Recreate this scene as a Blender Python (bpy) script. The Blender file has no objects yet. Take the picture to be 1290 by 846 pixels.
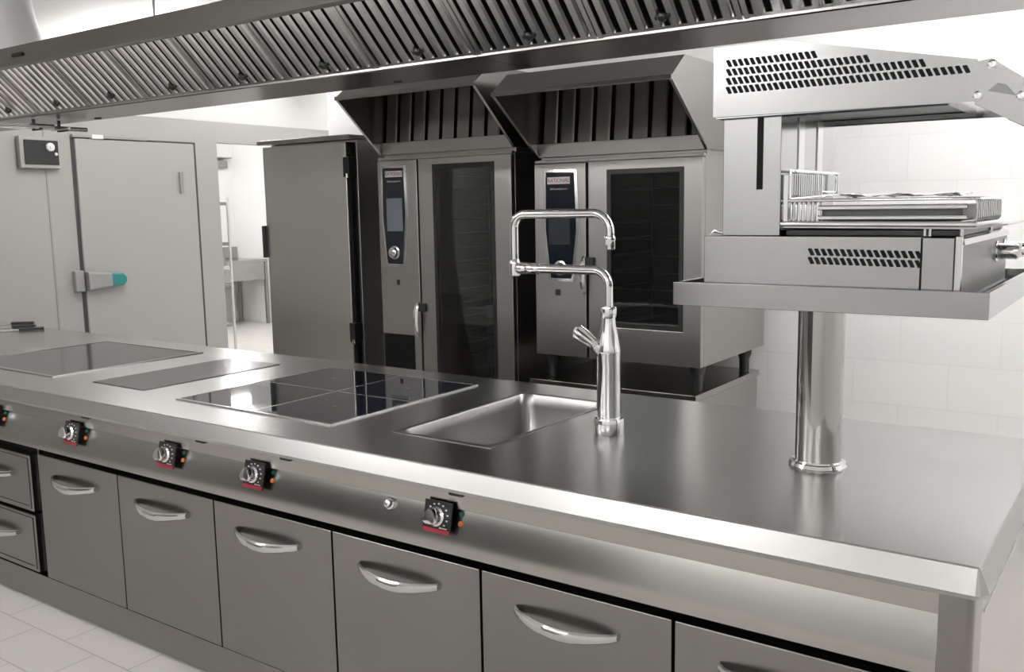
import bpy, bmesh, math, random
from mathutils import Vector, Matrix
random.seed(7)
scene = bpy.context.scene
col = scene.collection

# ------------------------------------------------------------------ materials
def new_mat(name):
    m = bpy.data.materials.new(name); m.use_nodes = True
    nt = m.node_tree
    return m, nt, nt.nodes['Principled BSDF']

def plain(name, c, rough=.5, metal=0., spec=.5, noise=0., scale=8., bump=0., bscale=60.):
    m, nt, p = new_mat(name)
    p.inputs['Base Color'].default_value = (*c, 1)
    p.inputs['Roughness'].default_value = rough
    p.inputs['Metallic'].default_value = metal
    p.inputs['Specular IOR Level'].default_value = spec
    if noise or bump:
        tc = nt.nodes.new('ShaderNodeTexCoord')
    if noise:
        n = nt.nodes.new('ShaderNodeTexNoise'); n.inputs['Scale'].default_value = scale
        n.inputs['Detail'].default_value = 4
        nt.links.new(tc.outputs['Object'], n.inputs['Vector'])
        r = nt.nodes.new('ShaderNodeMapRange')
        r.inputs['To Min'].default_value = 1 - noise; r.inputs['To Max'].default_value = 1 + noise
        nt.links.new(n.outputs['Fac'], r.inputs['Value'])
        mx = nt.nodes.new('ShaderNodeVectorMath'); mx.operation = 'SCALE'
        mx.inputs[0].default_value = c
        nt.links.new(r.outputs[0], mx.inputs['Scale'])
        nt.links.new(mx.outputs[0], p.inputs['Base Color'])
    if bump:
        n = nt.nodes.new('ShaderNodeTexNoise'); n.inputs['Scale'].default_value = bscale
        nt.links.new(tc.outputs['Object'], n.inputs['Vector'])
        b = nt.nodes.new('ShaderNodeBump'); b.inputs['Strength'].default_value = bump
        b.inputs['Distance'].default_value = .002
        nt.links.new(n.outputs['Fac'], b.inputs['Height']); nt.links.new(b.outputs[0], p.inputs['Normal'])
    return m

def brushed(name, c, r0, r1, stretch=(1, 60, 60), wear=.06, bump=.03, wave=0.):
    if name != 'filter_steel': r1 = r0+.004
    """brushed stainless steel: streaky roughness, faint smears"""
    m, nt, p = new_mat(name)
    p.inputs['Metallic'].default_value = 1
    tc = nt.nodes.new('ShaderNodeTexCoord')
    mp = nt.nodes.new('ShaderNodeMapping'); mp.inputs['Scale'].default_value = stretch
    nt.links.new(tc.outputs['Object'], mp.inputs['Vector'])
    n = nt.nodes.new('ShaderNodeTexNoise'); n.inputs['Scale'].default_value = 4; n.inputs['Detail'].default_value = 5
    nt.links.new(mp.outputs[0], n.inputs['Vector'])
    r = nt.nodes.new('ShaderNodeMapRange'); r.inputs['From Min'].default_value = .3; r.inputs['From Max'].default_value = .7
    r.inputs['To Min'].default_value = r0; r.inputs['To Max'].default_value = r1
    nt.links.new(n.outputs['Fac'], r.inputs['Value'])
    r.inputs['From Min'].default_value = 0; r.inputs['From Max'].default_value = 1
    n2 = nt.nodes.new('ShaderNodeTexNoise'); n2.inputs['Scale'].default_value = 2.2; n2.inputs['Detail'].default_value = 1.5
    nt.links.new(tc.outputs['Object'], n2.inputs['Vector'])
    r2 = nt.nodes.new('ShaderNodeMapRange'); r2.inputs['To Min'].default_value = 1 - wear; r2.inputs['To Max'].default_value = 1 + wear
    nt.links.new(n2.outputs['Fac'], r2.inputs['Value'])
    mx = nt.nodes.new('ShaderNodeVectorMath'); mx.operation = 'SCALE'; mx.inputs[0].default_value = c
    nt.links.new(r2.outputs[0], mx.inputs['Scale']); nt.links.new(mx.outputs[0], p.inputs['Base Color'])
    ad = nt.nodes.new('ShaderNodeMath'); ad.operation = 'MULTIPLY_ADD'
    nt.links.new(n2.outputs['Fac'], ad.inputs[0]); ad.inputs[1].default_value = .03
    nt.links.new(r.outputs[0], ad.inputs[2]); nt.links.new(ad.outputs[0], p.inputs['Roughness'])
    b = nt.nodes.new('ShaderNodeBump'); b.inputs['Strength'].default_value = bump; b.inputs['Distance'].default_value = .0001
    nt.links.new(n.outputs['Fac'], b.inputs['Height'])
    if wave:
        b2 = nt.nodes.new('ShaderNodeBump'); b2.inputs['Strength'].default_value = wave; b2.inputs['Distance'].default_value = .004
        nt.links.new(n2.outputs['Fac'], b2.inputs['Height'])
        nt.links.new(b2.outputs[0], p.inputs['Normal'])
    return m

def emit(name, c, s):
    m, nt, p = new_mat(name)
    p.inputs['Base Color'].default_value = (*c, 1)
    p.inputs['Emission Color'].default_value = (*c, 1); p.inputs['Emission Strength'].default_value = s
    return m

def bricks(name, c1, cm, w, h, mortar, rough, plane='xz', off=(0, 0), offset=.5, spec=.5):
    m, nt, p = new_mat(name)
    tc = nt.nodes.new('ShaderNodeTexCoord')
    sp = nt.nodes.new('ShaderNodeSeparateXYZ'); nt.links.new(tc.outputs['Object'], sp.inputs[0])
    cb = nt.nodes.new('ShaderNodeCombineXYZ')
    nt.links.new(sp.outputs['XYZ'.index(plane[0].upper())], cb.inputs[0])
    nt.links.new(sp.outputs['XYZ'.index(plane[1].upper())], cb.inputs[1])
    mp = nt.nodes.new('ShaderNodeMapping'); mp.inputs['Location'].default_value = (off[0], off[1], 0)
    nt.links.new(cb.outputs[0], mp.inputs['Vector'])
    b = nt.nodes.new('ShaderNodeTexBrick')
    b.offset = offset
    b.inputs['Color1'].default_value = (*c1, 1); b.inputs['Color2'].default_value = (c1[0]*.97, c1[1]*.97, c1[2]*.97, 1)
    b.inputs['Mortar'].default_value = (*cm, 1); b.inputs['Scale'].default_value = 1
    b.inputs['Brick Width'].default_value = w; b.inputs['Row Height'].default_value = h
    b.inputs['Mortar Size'].default_value = mortar; b.inputs['Mortar Smooth'].default_value = .3
    nt.links.new(mp.outputs[0], b.inputs['Vector'])
    nt.links.new(b.outputs['Color'], p.inputs['Base Color'])
    bp = nt.nodes.new('ShaderNodeBump'); bp.inputs['Strength'].default_value = .15; bp.inputs['Distance'].default_value = .002
    bp.invert = True
    nt.links.new(b.outputs['Fac'], bp.inputs['Height']); nt.links.new(bp.outputs[0], p.inputs['Normal'])
    p.inputs['Roughness'].default_value = rough; p.inputs['Specular IOR Level'].default_value = spec
    return m

def glass_pane(name, tint=.35, rough=.02):
    m, nt, p = new_mat(name)
    out = nt.nodes['Material Output']; nt.nodes.remove(p)
    t = nt.nodes.new('ShaderNodeBsdfTransparent'); t.inputs[0].default_value = (tint*.95, tint, tint, 1)
    g = nt.nodes.new('ShaderNodeBsdfGlossy'); g.inputs['Roughness'].default_value = rough
    g.inputs['Color'].default_value = (.9, .9, .9, 1)
    f = nt.nodes.new('ShaderNodeFresnel'); f.inputs['IOR'].default_value = 1.6
    mx = nt.nodes.new('ShaderNodeMixShader')
    nt.links.new(f.outputs[0], mx.inputs[0]); nt.links.new(t.outputs[0], mx.inputs[1]); nt.links.new(g.outputs[0], mx.inputs[2])
    nt.links.new(mx.outputs[0], out.inputs[0])
    return m

M = dict(
    steel=brushed('brushed_steel', (.38, .37, .355), .20, .32, (60, 60, 1), .05, .03),
    steelx=brushed('brushed_steel_long_grain', (.42, .41, .395), .20, .32, (1, 60, 60), .05, .03),
    door=brushed('cabinet_door_steel', (.255, .246, .237), .24, .36, (60, 60, 1), .08, .03),
    top=brushed('worktop_steel', (.46, .455, .45), .25, .26, (1, 60, 60), .06, .02, .05),
    bowl=brushed('sink_steel', (.33, .325, .32), .28, .32, (20, 20, 20), .04, .02),
    oven=brushed('oven_steel', (.42, .408, .397), .27, .34, (1, 60, 60), .05, .03),
    chill=brushed('chiller_steel', (.62, .605, .59), .27, .34, (1, 60, 60), .04, .03),
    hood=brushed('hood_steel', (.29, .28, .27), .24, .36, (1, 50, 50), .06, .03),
    filt=brushed('filter_steel', (.84, .835, .825), .13, .20, (6, 6, 6), .12, .10),
    sal=brushed('grill_steel', (.41, .41, .42), .15, .27, (1, 60, 60), .04, .02),
    chrome=plain('chrome', (.80, .80, .81), .06, 1.),
    satin=plain('satin_chrome', (.62, .62, .62), .2, 1.),
    pole=plain('polished_tube', (.46, .45, .44), .09, 1.),
    black=plain('black_gap', (.005, .005, .005), .6, 0, .15),
    rubber=plain('black_plastic', (.012, .012, .013), .35),
    navy=plain('dark_blue_fascia', (.006, .009, .018), .15),
    screen=plain('grey_display', (.16, .18, .22), .12),
    screen2=plain('dark_display', (.04, .043, .05), .12),
    cavity=plain('oven_cavity', (.16, .16, .16), .4, .3),
    rackdark=plain('dark_pan', (.10, .10, .10), .3, .8),
    rackm=plain('rack_wire', (.55, .55, .55), .3, 1.),
    pane=glass_pane('oven_glass', .55),
    hobglass=plain('hob_glass', (.012, .012, .016), .035, 0, .75),
    hobreflect=plain('hob_glass_blue_reflection', (.016, .018, .03), .03, 0, .9),  # blue tint paints the bluish reflection on the right panel
    griddle=plain('grey_ceramic_glass', (.06, .06, .06), .10, .2, .7),
    matglass=plain('matt_ceramic_glass', (.03, .03, .03), .20, 0, .5),
    mark=plain('pale_marking', (.6, .6, .6), .4),
    red=plain('red_print', (.30, .015, .03), .4),
    white=plain('white_plastic', (.75, .75, .74), .4),
    green=plain('green_lamp', (.01, .10, .08), .15),
    orange=plain('orange_lamp', (.55, .14, .03), .2),
    teal=plain('teal_plastic', (.01, .19, .19), .35),
    greyp=plain('grey_plastic', (.27, .27, .27), .4),
    panel=plain('cold_room_panel', (.36, .35, .335), .35, 0, .4, .02, 2.),
    dark_panel=plain('grey_reflection_panel', (.10, .098, .095), .35),
    trimm=plain('panel_trim', (.30, .29, .28), .4),
    seal=plain('door_seal', (.05, .05, .05), .6),
    wallp=plain('white_wall_paint', (.80, .80, .79), .6, 0, .3, .015, 3.),
    ceil=plain('ceiling_paint', (.82, .82, .81), .7, 0, .3),
    tile=bricks('white_block_wall', (.82, .82, .815), (.76, .76, .755), .42, .208, .003, .22, 'xz', (.12, .022)),
    floor=bricks('pale_floor_tile', (.70, .675, .65), (.50, .48, .46), .40, .20, .0035, .35, 'xy', (.0, .10)),
    foil=plain('foil', (.85, .85, .85), .18, 1., .5, 0, 8, .6, 25.),
    fill_lamp=emit('fill_lamp_diffuser', (1, .99, .975), 48.),  # glow of the added, unseen ceiling fill lights
    galv=plain('round_duct', (.62, .62, .62), .45, .2),
)

# ------------------------------------------------------------------ mesh building
class B:
    def __init__(s): s.bm = bmesh.new()
    def face(s, pts):
        try: return s.bm.faces.new([s.bm.verts.new(p) for p in pts])
        except ValueError: return None
    def box(s, x0, x1, y0, y1, z0, z1, mat=None):
        vs = [s.bm.verts.new((x, y, z)) for x in (x0, x1) for y in (y0, y1) for z in (z0, z1)]
        if mat is not None:
            for v in vs: v.co = mat @ v.co
        for f in ((0,1,3,2),(4,6,7,5),(0,4,5,1),(2,3,7,6),(0,2,6,4),(1,5,7,3)):
            s.bm.faces.new([vs[i] for i in f])
        return s
    def loops(s, loops, cap0=False, cap1=False, closed=True):
        L = [[s.bm.verts.new(p) for p in lp] for lp in loops]
        n = len(L[0])
        for a, b in zip(L, L[1:]):
            for i in range(n if closed else n-1):
                j = (i+1) % n
                s.bm.faces.new([a[i], a[j], b[j], b[i]])
        if cap0: s.bm.faces.new(list(reversed(L[0])))
        if cap1: s.bm.faces.new(L[-1])
        return s
    def prism(s, poly, axis, a0, a1):
        """poly of 2D points extruded along axis from a0 to a1 (axis 0: (y,z), 1: (x,z), 2: (x,y))"""
        def P(q, a):
            return {0: (a, q[0], q[1]), 1: (q[0], a, q[1]), 2: (q[0], q[1], a)}[axis]
        return s.loops([[P(q, a0) for q in poly], [P(q, a1) for q in poly]], True, True)
    def ring(s, x0, x1, z0, z1, hx0, hx1, hz0, hz1, y0, y1):
        """rectangular plate in xz with a hole, between y0 and y1"""
        o = [(x0, z0), (x1, z0), (x1, z1), (x0, z1)]; h = [(hx0, hz0), (hx1, hz0), (hx1, hz1), (hx0, hz1)]
        L = [[(p[0], y, p[1]) for p in q] for q, y in ((o, y0), (h, y0), (h, y1), (o, y1), (o, y0))]
        return s.loops(L)
    def cyl(s, p0, p1, r0, r1=None, n=24, caps=True):
        r1 = r0 if r1 is None else r1
        p0, p1 = Vector(p0), Vector(p1); d = (p1-p0).normalized()
        a = d.orthogonal().normalized(); b = d.cross(a)
        f = lambda p, r: [p + a*math.cos(2*math.pi*i/n)*r + b*math.sin(2*math.pi*i/n)*r for i in range(n)]
        return s.loops([f(p0, r0), f(p1, r1)], caps, caps)
    def lathe(s, c, prof, n=32, axis=(0, 0, 1)):
        """prof: (radius, distance along the axis)"""
        c = Vector(c); d = Vector(axis).normalized(); a = d.orthogonal().normalized(); b = d.cross(a)
        L = [[c + d*h + a*math.cos(2*math.pi*i/n)*r + b*math.sin(2*math.pi*i/n)*r for i in range(n)] for r, h in prof]
        return s.loops(L, True, True)
    def tube(s, path, r, n=12, closed=False, ry=None):
        P = [Vector(p) for p in path]; N = len(P); L = []
        prev = None
        for i, p in enumerate(P):
            if closed: t = (P[(i+1) % N] - P[i-1]).normalized()
            else: t = (P[min(i+1, N-1)] - P[max(i-1, 0)]).normalized()
            if prev is None:
                a = t.cross(Vector((0, 0, 1)))
                if a.length < 1e-3: a = Vector((1, 0, 0))
                a.normalize()
            else:
                a = (prev - t*prev.dot(t)).normalized()
            prev = a; b = a.cross(t)
            L.append([p + a*math.cos(2*math.pi*k/n)*r + b*math.sin(2*math.pi*k/n)*(ry or r) for k in range(n)])
        if closed: L.append(L[0]); return s.loops(L)
        return s.loops(L, True, True)

def fin(name, b, mat, parent=None, smooth=False, bevel=0., seg=2, root=None):
    bm = b.bm
    bmesh.ops.remove_doubles(bm, verts=bm.verts, dist=1e-6)
    bmesh.ops.recalc_face_normals(bm, faces=bm.faces)
    me = bpy.data.meshes.new(name); bm.to_mesh(me); bm.free()
    me.materials.append(M[mat] if isinstance(mat, str) else mat)
    if smooth:
        for p in me.polygons: p.use_smooth = True
        me.set_sharp_from_angle(angle=math.radians(38))
    o = bpy.data.objects.new(name, me); col.objects.link(o)
    if parent is not None:
        o.parent = parent
        if parent.type == 'EMPTY':
            o.matrix_parent_inverse = Matrix.Translation(-parent.location)
    if bevel:
        mo = o.modifiers.new('edge', 'BEVEL'); mo.width = bevel; mo.segments = seg; mo.limit_method = 'ANGLE'
        mo.angle_limit = math.radians(35)
        if not smooth:
            for p in me.polygons: p.use_smooth = True
            mo.harden_normals = True
    return o

def thing(name, label, cat, loc=(0, 0, 0), group=None):
    o = bpy.data.objects.new(name, None); col.objects.link(o); o.location = loc
    o.empty_display_size = .1
    o['label'] = label; o['category'] = cat
    if group: o['group'] = group
    return o
def tag(o, label, cat, group=None):
    o['label'] = label; o['category'] = cat
    if group: o['group'] = group
    return o
def struct(name, b, mat, parent=None, bevel=0., **k):
    o = fin(name, b, mat, parent, bevel=bevel, **k)
    if parent is None: o['kind'] = 'structure'
    return o
def kids(o): return [c for c in bpy.data.objects if c.parent is o]
def copy_tree(o, parent=None):
    c = o.copy(); col.objects.link(c)
    if parent is not None:
        c.parent = parent; c.matrix_parent_inverse = o.matrix_parent_inverse.copy()
    for ch in kids(o): copy_tree(ch, c)
    return c
def dup(o, loc, label):
    c = copy_tree(o); c.location = loc; c['label'] = label
    return c
def text(name, body, size, loc, mat, parent, ax='x', depth=.0004):
    cu = bpy.data.curves.new(name, 'FONT'); cu.body = body; cu.size = size; cu.extrude = depth
    cu.align_x = 'CENTER'; cu.align_y = 'CENTER'
    t = bpy.data.objects.new(name, cu); col.objects.link(t)
    dg = bpy.context.evaluated_depsgraph_get(); dg.update()
    me = bpy.data.meshes.new_from_object(t.evaluated_get(dg))
    bpy.data.objects.remove(t)
    rot = Matrix.Rotation(math.pi/2, 4, 'X')
    me.transform(Matrix.Translation(loc) @ rot)
    me.materials.clear(); me.materials.append(M[mat])
    o = bpy.data.objects.new(name, me); col.objects.link(o); o.parent = parent
    if parent.type == 'EMPTY': o.matrix_parent_inverse = Matrix.Translation(-parent.location)
    return o
def arc(c, r, a0, a1, u, v, n=8):
    c, u, v = Vector(c), Vector(u), Vector(v)
    return [c + u*r*math.cos(a0+(a1-a0)*i/n) + v*r*math.sin(a0+(a1-a0)*i/n) for i in range(n+1)]

# ------------------------------------------------------------------ room shell
CZ = 2.75; XL = -6.6; YB = 2.75
struct('floor', B().box(-10.8, 2.5, -4.2, 7.0, -.1, 0), 'floor')
struct('ceiling', B().box(-10.8, 2.5, -4.2, 7.0, CZ, CZ+.1), 'ceil')
struct('wall_back', B().box(-4.45, 2.5, YB, YB+.15, 0, CZ), 'tile')
struct('wall_front', B().box(-6.7, 2.5, -4.2, -4.05, 0, CZ), 'wallp')
struct('wall_right', B().box(2.35, 2.5, -4.05, YB, 0, CZ), 'wallp')
struct('wall_far', B().box(-10.8, -4.30, 6.85, 7.0, 0, CZ), 'wallp')
struct('wall_annex', B().box(-4.45, -4.30, YB+.15, 6.85, 0, CZ), 'wallp')
struct('wall_pantry', B().box(-10.8, -10.65, 1.5, 6.85, 0, CZ), 'wallp')
struct('wall_pantry_side', B().box(-10.65, XL-.25, 1.5, 1.6, 0, CZ), 'wallp')
# left wall: cold-room panels with a doorway, painted wall above
DY0, DY1 = 2.171, 3.250
lw = B()
lw.box(XL-.12, XL, -4.05, DY0-.0162, 0, 2.33)
lw.box(XL-.12, XL, DY0-.0162, DY1+.0182, 2.1422, 2.33)
lw.box(XL-.12, XL, DY1+.0182, 3.49, 0, 2.33)
lw.box(XL-.12, XL, 3.49, 5.0, 2.155, 2.33)
lw.box(XL-.12, XL, 5.0, 6.85, 0, 2.33)
struct('wall_left', lw, 'panel', bevel=.002)
struct('wall_left_upper', B().box(XL-.25, XL-.13, -4.05, 6.85, 2.33, CZ), 'wallp')
tr = B()
for y in (1.955, -.6, .7): tr.box(XL, XL+.004, y-.006, y+.006, 0, 2.33)
struct('trim_1', tr, 'trimm')
# cold room door
d1 = thing('door_1', 'wide pale cold room door with grey and teal latch handle', 'door', (XL, DY0, 0))
d1['kind'] = 'structure'; del d1['category']
fin('door_leaf', B().box(XL-.10, XL+.022, DY0+.012, DY1-.012, .03, 2.128), 'panel', d1, bevel=.006)
fin('door_seal', B().box(XL-.11, XL+.003, DY0-.016, DY1+.018, .0, 2.142), 'seal', d1)
fin('header_track', B().box(XL, XL+.035, DY0-.01, DY0+.62, 2.135, 2.158), 'trimm', d1, bevel=.004)
fin('header_clip', B().box(XL, XL+.045, DY0+.14, DY0+.235, 2.128, 2.160), 'white', d1, bevel=.004)
fin('hinge', B().box(XL+.02, XL+.04, 3.075, 3.105, 1.715, 1.89), 'greyp', d1, bevel=.003)
lat = B()
lat.box(XL, XL+.05, DY0-.085, DY0-.01, .965, 1.13)
fin('strike_plate', lat, 'greyp', d1, bevel=.01)
hd = B().loops([[(XL+.02+dx, DY0+y, 1.045+z*s) for y, z in ((.005,-.075),(.20,-.058),(.20,.058),(.005,.075))] for dx, s in ((0,1),(.05,1),(.065,.8))], True, True)
h_ = fin('handle', hd, 'greyp', d1, bevel=.008)
pts = []
for dx, s in ((0,1),(.045,1),(.06,.82)):
    pts.append([(XL+.022+dx, DY0+.195+y, 1.043+z*s) for y, z in [(0,-.052),(.10,-.048),(.125,-.03),(.133,0),(.125,.03),(.10,.048),(0,.052)]])
hg = fin('teal_grip', B().loops(pts, True, True), 'teal', h_, bevel=.006); hg['label'] = 'teal plastic grip end'
# thermostat box
tb = thing('control_box', 'pale wall box with black panel and white dial beside cold room door', 'control box', (XL, 1.765, 1.89))
fin('box_body', B().box(XL+.001, XL+.05, 1.745, 2.045, 1.895, 2.125), 'panel', tb, bevel=.008)
bz = fin('panel', B().box(XL+.05, XL+.058, 1.775, 2.030, 1.922, 2.098), 'rubber', tb, bevel=.004); bz['label'] = 'black control panel'
fin('dial', B().lathe((XL+.058, 1.965, 2.050), [(.031,0),(.031,.012),(.024,.018),(.010,.018),(.009,.028)], 24, (1,0,0)), 'white', tb, smooth=True)
fin('button', B().lathe((XL+.058, 2.008, 2.000), [(.012,0),(.010,.01)], 16, (1,0,0)), 'white', tb, smooth=True)

# ------------------------------------------------------------------ pantry beyond the doorway
tbl = thing('steel_table', 'steel work table against far wall seen through the doorway', 'table', (-10.3, 6, 0))
fin('table_top', B().box(-10.64, -9.98, 4.9, 6.84, .86, .90), 'steelx', tbl, bevel=.006)
fin('upstand', B().box(-10.645, -10.61, 4.9, 6.84, .90, 1.06), 'steelx', tbl, bevel=.004)
fin('apron', B().box(-10.03, -10.0, 4.95, 6.80, .62, .86), 'steelx', tbl)
for y in (4.97, 6.798):
    for x in (-10.6, -10.03): fin('leg', B().box(x, x+.04, y, y+.04, 0, .86), 'steelx', tbl, bevel=.003)
rk = thing('shelf_rack', 'tall open shelf rack at the left jamb of the bright doorway', 'shelf', (-7.5, 4.1, 0))
for y in (3.78, 4.27): 
    for x in (-7.52, -7.94): fin('post', B().box(x, x+.022, y, y+.022, 0, 1.70), 'white', rk, bevel=.002)
for z, m in ((.42,'greyp'),(.82,'greyp'),(1.0,'white'),(1.24,'greyp'),(1.64,'greyp')):
    fin('shelf', B().box(-7.93, -7.51, 3.79, 4.272, z-.02, z+.012), m, rk, bevel=.002)
fin('bin', B().box(-7.90, -7.54, 3.83, 4.25, 1.0125, 1.12), 'greyp', rk, bevel=.01)
br = B().box(-10.65, -10.45, 6.72, 6.76, 2.30, 2.33); br.box(-10.65, -10.62, 6.72, 6.76, 2.2, 2.33)
sp = thing('wall_bracket', 'small grey bracket high on the white wall beyond the doorway', 'bracket', (-10.65, 6.5, 2.2))
fin('arm', B().box(-10.65, -10.50, 6.45, 6.75, 2.285, 2.30), 'greyp', sp)
fin('bracket_body', B().box(-10.65, -10.56, 6.55, 6.72, 2.16, 2.26), 'greyp', sp, bevel=.01)
br.bm.free()

# ------------------------------------------------------------------ added fill lights on the ceiling, out of view
def fill_lamp(x, y, ln, label, along='x'):
    """added fill light shaped as a batten: white spine with an opal tube diffuser hanging just below it"""
    t = thing('added_fill_light', label, 'added fill light', (x, y, CZ), 'added batten fill lights')
    R_ = Matrix.Translation((x, y, 0)) @ Matrix.Rotation(0 if along == 'x' else math.pi/2, 4, 'Z')
    fin('spine', B().box(-ln/2, ln/2, -.035, .035, CZ-.045, CZ-.0005, R_), 'white', t, bevel=.004)
    a, b_ = R_ @ Vector((-ln/2+.02, 0, CZ-.085)), R_ @ Vector((ln/2-.02, 0, CZ-.085))
    fin('diffuser', B().cyl(a, b_, .034, n=20), 'fill_lamp', t, smooth=True)
    for s_ in (-1, 1):
        fin('end_cap', B().box(s_*(ln/2-.01)-.012, s_*(ln/2-.01)+.012, -.036, .036, CZ-.12, CZ-.046, R_), 'white', t, bevel=.004)
LG = 'added white batten fill light with opal tube'
fill_lamp(-4.8, -3.1, 1.5, LG+' over the aisle, far left')
fill_lamp(-2.3, -3.1, 1.5, LG+' over the aisle, middle')
fill_lamp(-3.4, -1.5, 1.2, LG+' over the aisle, nearest the island')
fill_lamp(.5, -3.1, 1.5, LG+' over the aisle, right')
fill_lamp(-5.3, 1.98, 1.5, LG+' behind the hood at the left')
fill_lamp(-.2, 1.85, 1.2, LG+' behind the hood near the back wall')
fill_lamp(1.2, 1.75, 1.5, LG+' behind the hood at the right end')
fill_lamp(-5.4, 4.6, 1.5, LG+' in the back corner beyond the chiller')
fill_lamp(-8.6, 4.6, 1.5, LG+' in the room beyond the doorway', 'y')
fill_lamp(-9.4, 5.2, 1.5, 'added batten fill light by the far wall of the room beyond the doorway', 'y')
fill_lamp(-7.7, 3.6, 1.5, LG+' just beyond the doorway header', 'y')
struct('reflection_panel', B().box(-6.6, -2.7, -4.049, -4.03, 0, 2.05), 'dark_panel')  # added unseen dark panel, gives the steel fronts something dark to reflect

# ------------------------------------------------------------------ island
L = -5.95; D = 1.067
def rect(o, z, c, x0=L, x1=0., y0=0., y1=D):
    """outline grown by o with corners cut by c"""
    X0, X1, Y0, Y1 = x0-o, x1+o, y0-o, y1+o
    return [(X0+c, Y0, z), (X1-c, Y0, z), (X1-c*.6, Y0+c*.15, z), (X1, Y0+c, z), (X1, Y1-c, z), (X1-c, Y1, z), (X0+c, Y1, z), (X0, Y1-c, z), (X0, Y0+c, z)]
wt = thing('worktop', 'long brushed steel worktop with sloping edge running the whole island', 'worktop', (-3, .5, .9))
SX0, SX1, SY0, SY1 = -1.602, -1.262, .222, .892
wb = B()
wb.loops([rect(-.03, .838, .008), rect(.008, .838, .020), rect(.017, .842, .022), rect(.021, .852, .021), rect(.003, .897, .004), rect(0, .9, .0015)])
xs = [L, SX0, SX1, 0]; ys = [0, SY0, SY1, D]
# top skin around the sink cut-out
o_ = rect(0, .9, .0015)
wb.face([(L+.0015, 0, .9), (SX0, 0, .9), (SX0, D, .9), (L+.0015, D, .9), (L, D-.0015, .9), (L, .0015, .9)])
wb.face([(SX1, 0, .9), (-.0015, 0, .9), (-.0009, .000225, .9), (0, .0015, .9), (0, D-.0015, .9), (-.0015, D, .9), (SX1, D, .9)])
wb.face([(SX0, 0, .9), (SX1, 0, .9), (SX1, SY0, .9), (SX0, SY0, .9)])
wb.face([(SX0, SY1, .9), (SX1, SY1, .9), (SX1, D, .9), (SX0, D, .9)])
fin('top_plate', wb, 'top', wt)
# body parts of the island
isl = thing('kitchen_island', 'steel island body with sloped control fascia, end pillar and plinth', 'kitchen island', (-3, .5, 0))
cp = B().prism([(.045, .837), (.045, .828), (.036, .828), (.036, .780), (.050, .776), (.022, .700), (.022, .657), (.080, .657), (.080, .837)], 0, -5.90, -.0665)
fin('control_fascia', cp, 'steelx', isl, bevel=.0012)
n = 6; rr = .02
pil = [(-.0665, .020)] + [(-.006-rr+rr*math.sin(a), .020+rr-rr*math.cos(a)) for a in [i*math.pi/2/n for i in range(n+1)]] + [(-.006, .985+rr-.0)] + [(-.0665, 1.02)]
fin('end_pillar', B().prism([(-.0665,.020)]+pil[1:8]+[(-.006,.12),(-.0665,.12)], 2, .055, .837), 'door', isl, smooth=True)
fin('end_panel', B().box(-.050, -.008, .121, 1.02, .055, .837), 'steel', isl, bevel=.002)
fin('panel_seam', B().box(-.008, -.0055, .16, 1.0, .752, .756), 'satin', isl)
fin('plinth', B().box(-5.90, -.04, .055, .98, 0, .054), 'black', isl)
fin('bottom_rail', B().box(-5.90, -.067, .024, .054, .016, .131), 'door', isl, bevel=.002)
fin('core', B().box(-5.90, -.067, .081, 1.02, .055, .836), 'black', isl) if False else None
fin('back_panel', B().box(-5.90, -.051, .99, 1.02, .055, .837), 'steel', isl)
fin('end_cap', B().box(-5.93, -5.901, .03, 1.02, .055, .837), 'steel', isl)
for x in (-1.225, -1.875, -2.279, -2.95): fin('spacer', B().box(x-.022, x+.022, .018, .034, .820, .8375), 'rubber', isl, bevel=.002)

# control knobs
TILT = math.atan2(.028, .076)
def knob(x):
    Rm = Matrix.Translation((x, .0275, .752)) @ Matrix.Rotation(-TILT*.6, 4, 'X')
    def bx(a, b, c, d, e, f): return B().box(a, b, c, d, e, f, Rm)
    pl = t = fin('control_knob', bx(-.046, .046, -.012, -.007, -.042, .042), 'rubber', isl, bevel=.001)
    pl['label'] = 'chrome rotary knob on black scale plate'
    st = bx(-.045, .045, -.0126, -.0118, -.041, -.031); fin('red_band', st, 'red', pl)
    mk = B()
    for k in range(9):
        a = math.radians(-50 + 26*k)
        cx, cz = .034*math.sin(a), .003+.032*math.cos(a)
        mk.box(cx-.0028, cx+.0028, -.0126, -.0118, cz-.002, cz+.002, Rm)
    mk.box(.014, .036, -.0126, -.0118, -.028, -.0255, Rm)
    fin('scale_marks', mk, 'mark', pl)
    kb = B()
    def ring(r, y, amp): return [Rm @ Vector(((r*(1+amp*math.cos(3*a)))*math.sin(a), y, .002+(r*(1+amp*math.cos(3*a)))*math.cos(a))) for a in [2*math.pi*i/36 for i in range(36)]]
    kb.loops([ring(.026, -.012, 0), ring(.026, -.019, 0), ring(.021, -.023, .04), ring(.0225, -.043, .13), ring(.019, -.049, .13), ring(.008, -.0505, .1)], True, True)
    fin('knob', kb, 'chrome', t, smooth=True)
    Ft = Matrix.Translation((x, .0415, .752)) @ Matrix.Rotation(-TILT, 4, 'X')
    for dz, m, nm in ((.013, 'green', 'green_lamp'), (-.012, 'orange', 'orange_lamp')):
        b = B(); c = Ft @ Vector((.0605-dz*.1, .002, dz)); n_ = Ft.to_3x3() @ Vector((0, -1, 0))
        b.lathe(c, [(.0072, 0), (.0072, .005), (.005, .007)], 16, n_)
        fin(nm, b, m, t, smooth=True)
    return t
for x in (-1.285, -2.018, -2.462, -3.045, -3.640): knob(x)
dn = Vector((0, -math.cos(TILT), math.sin(TILT)))
fb = fin('push_button', B().lathe((-1.472, .042, .752), [(.017, 0), (.017, .008), (.014, .011)], 24, dn), 'chrome', isl, smooth=True)
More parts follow.
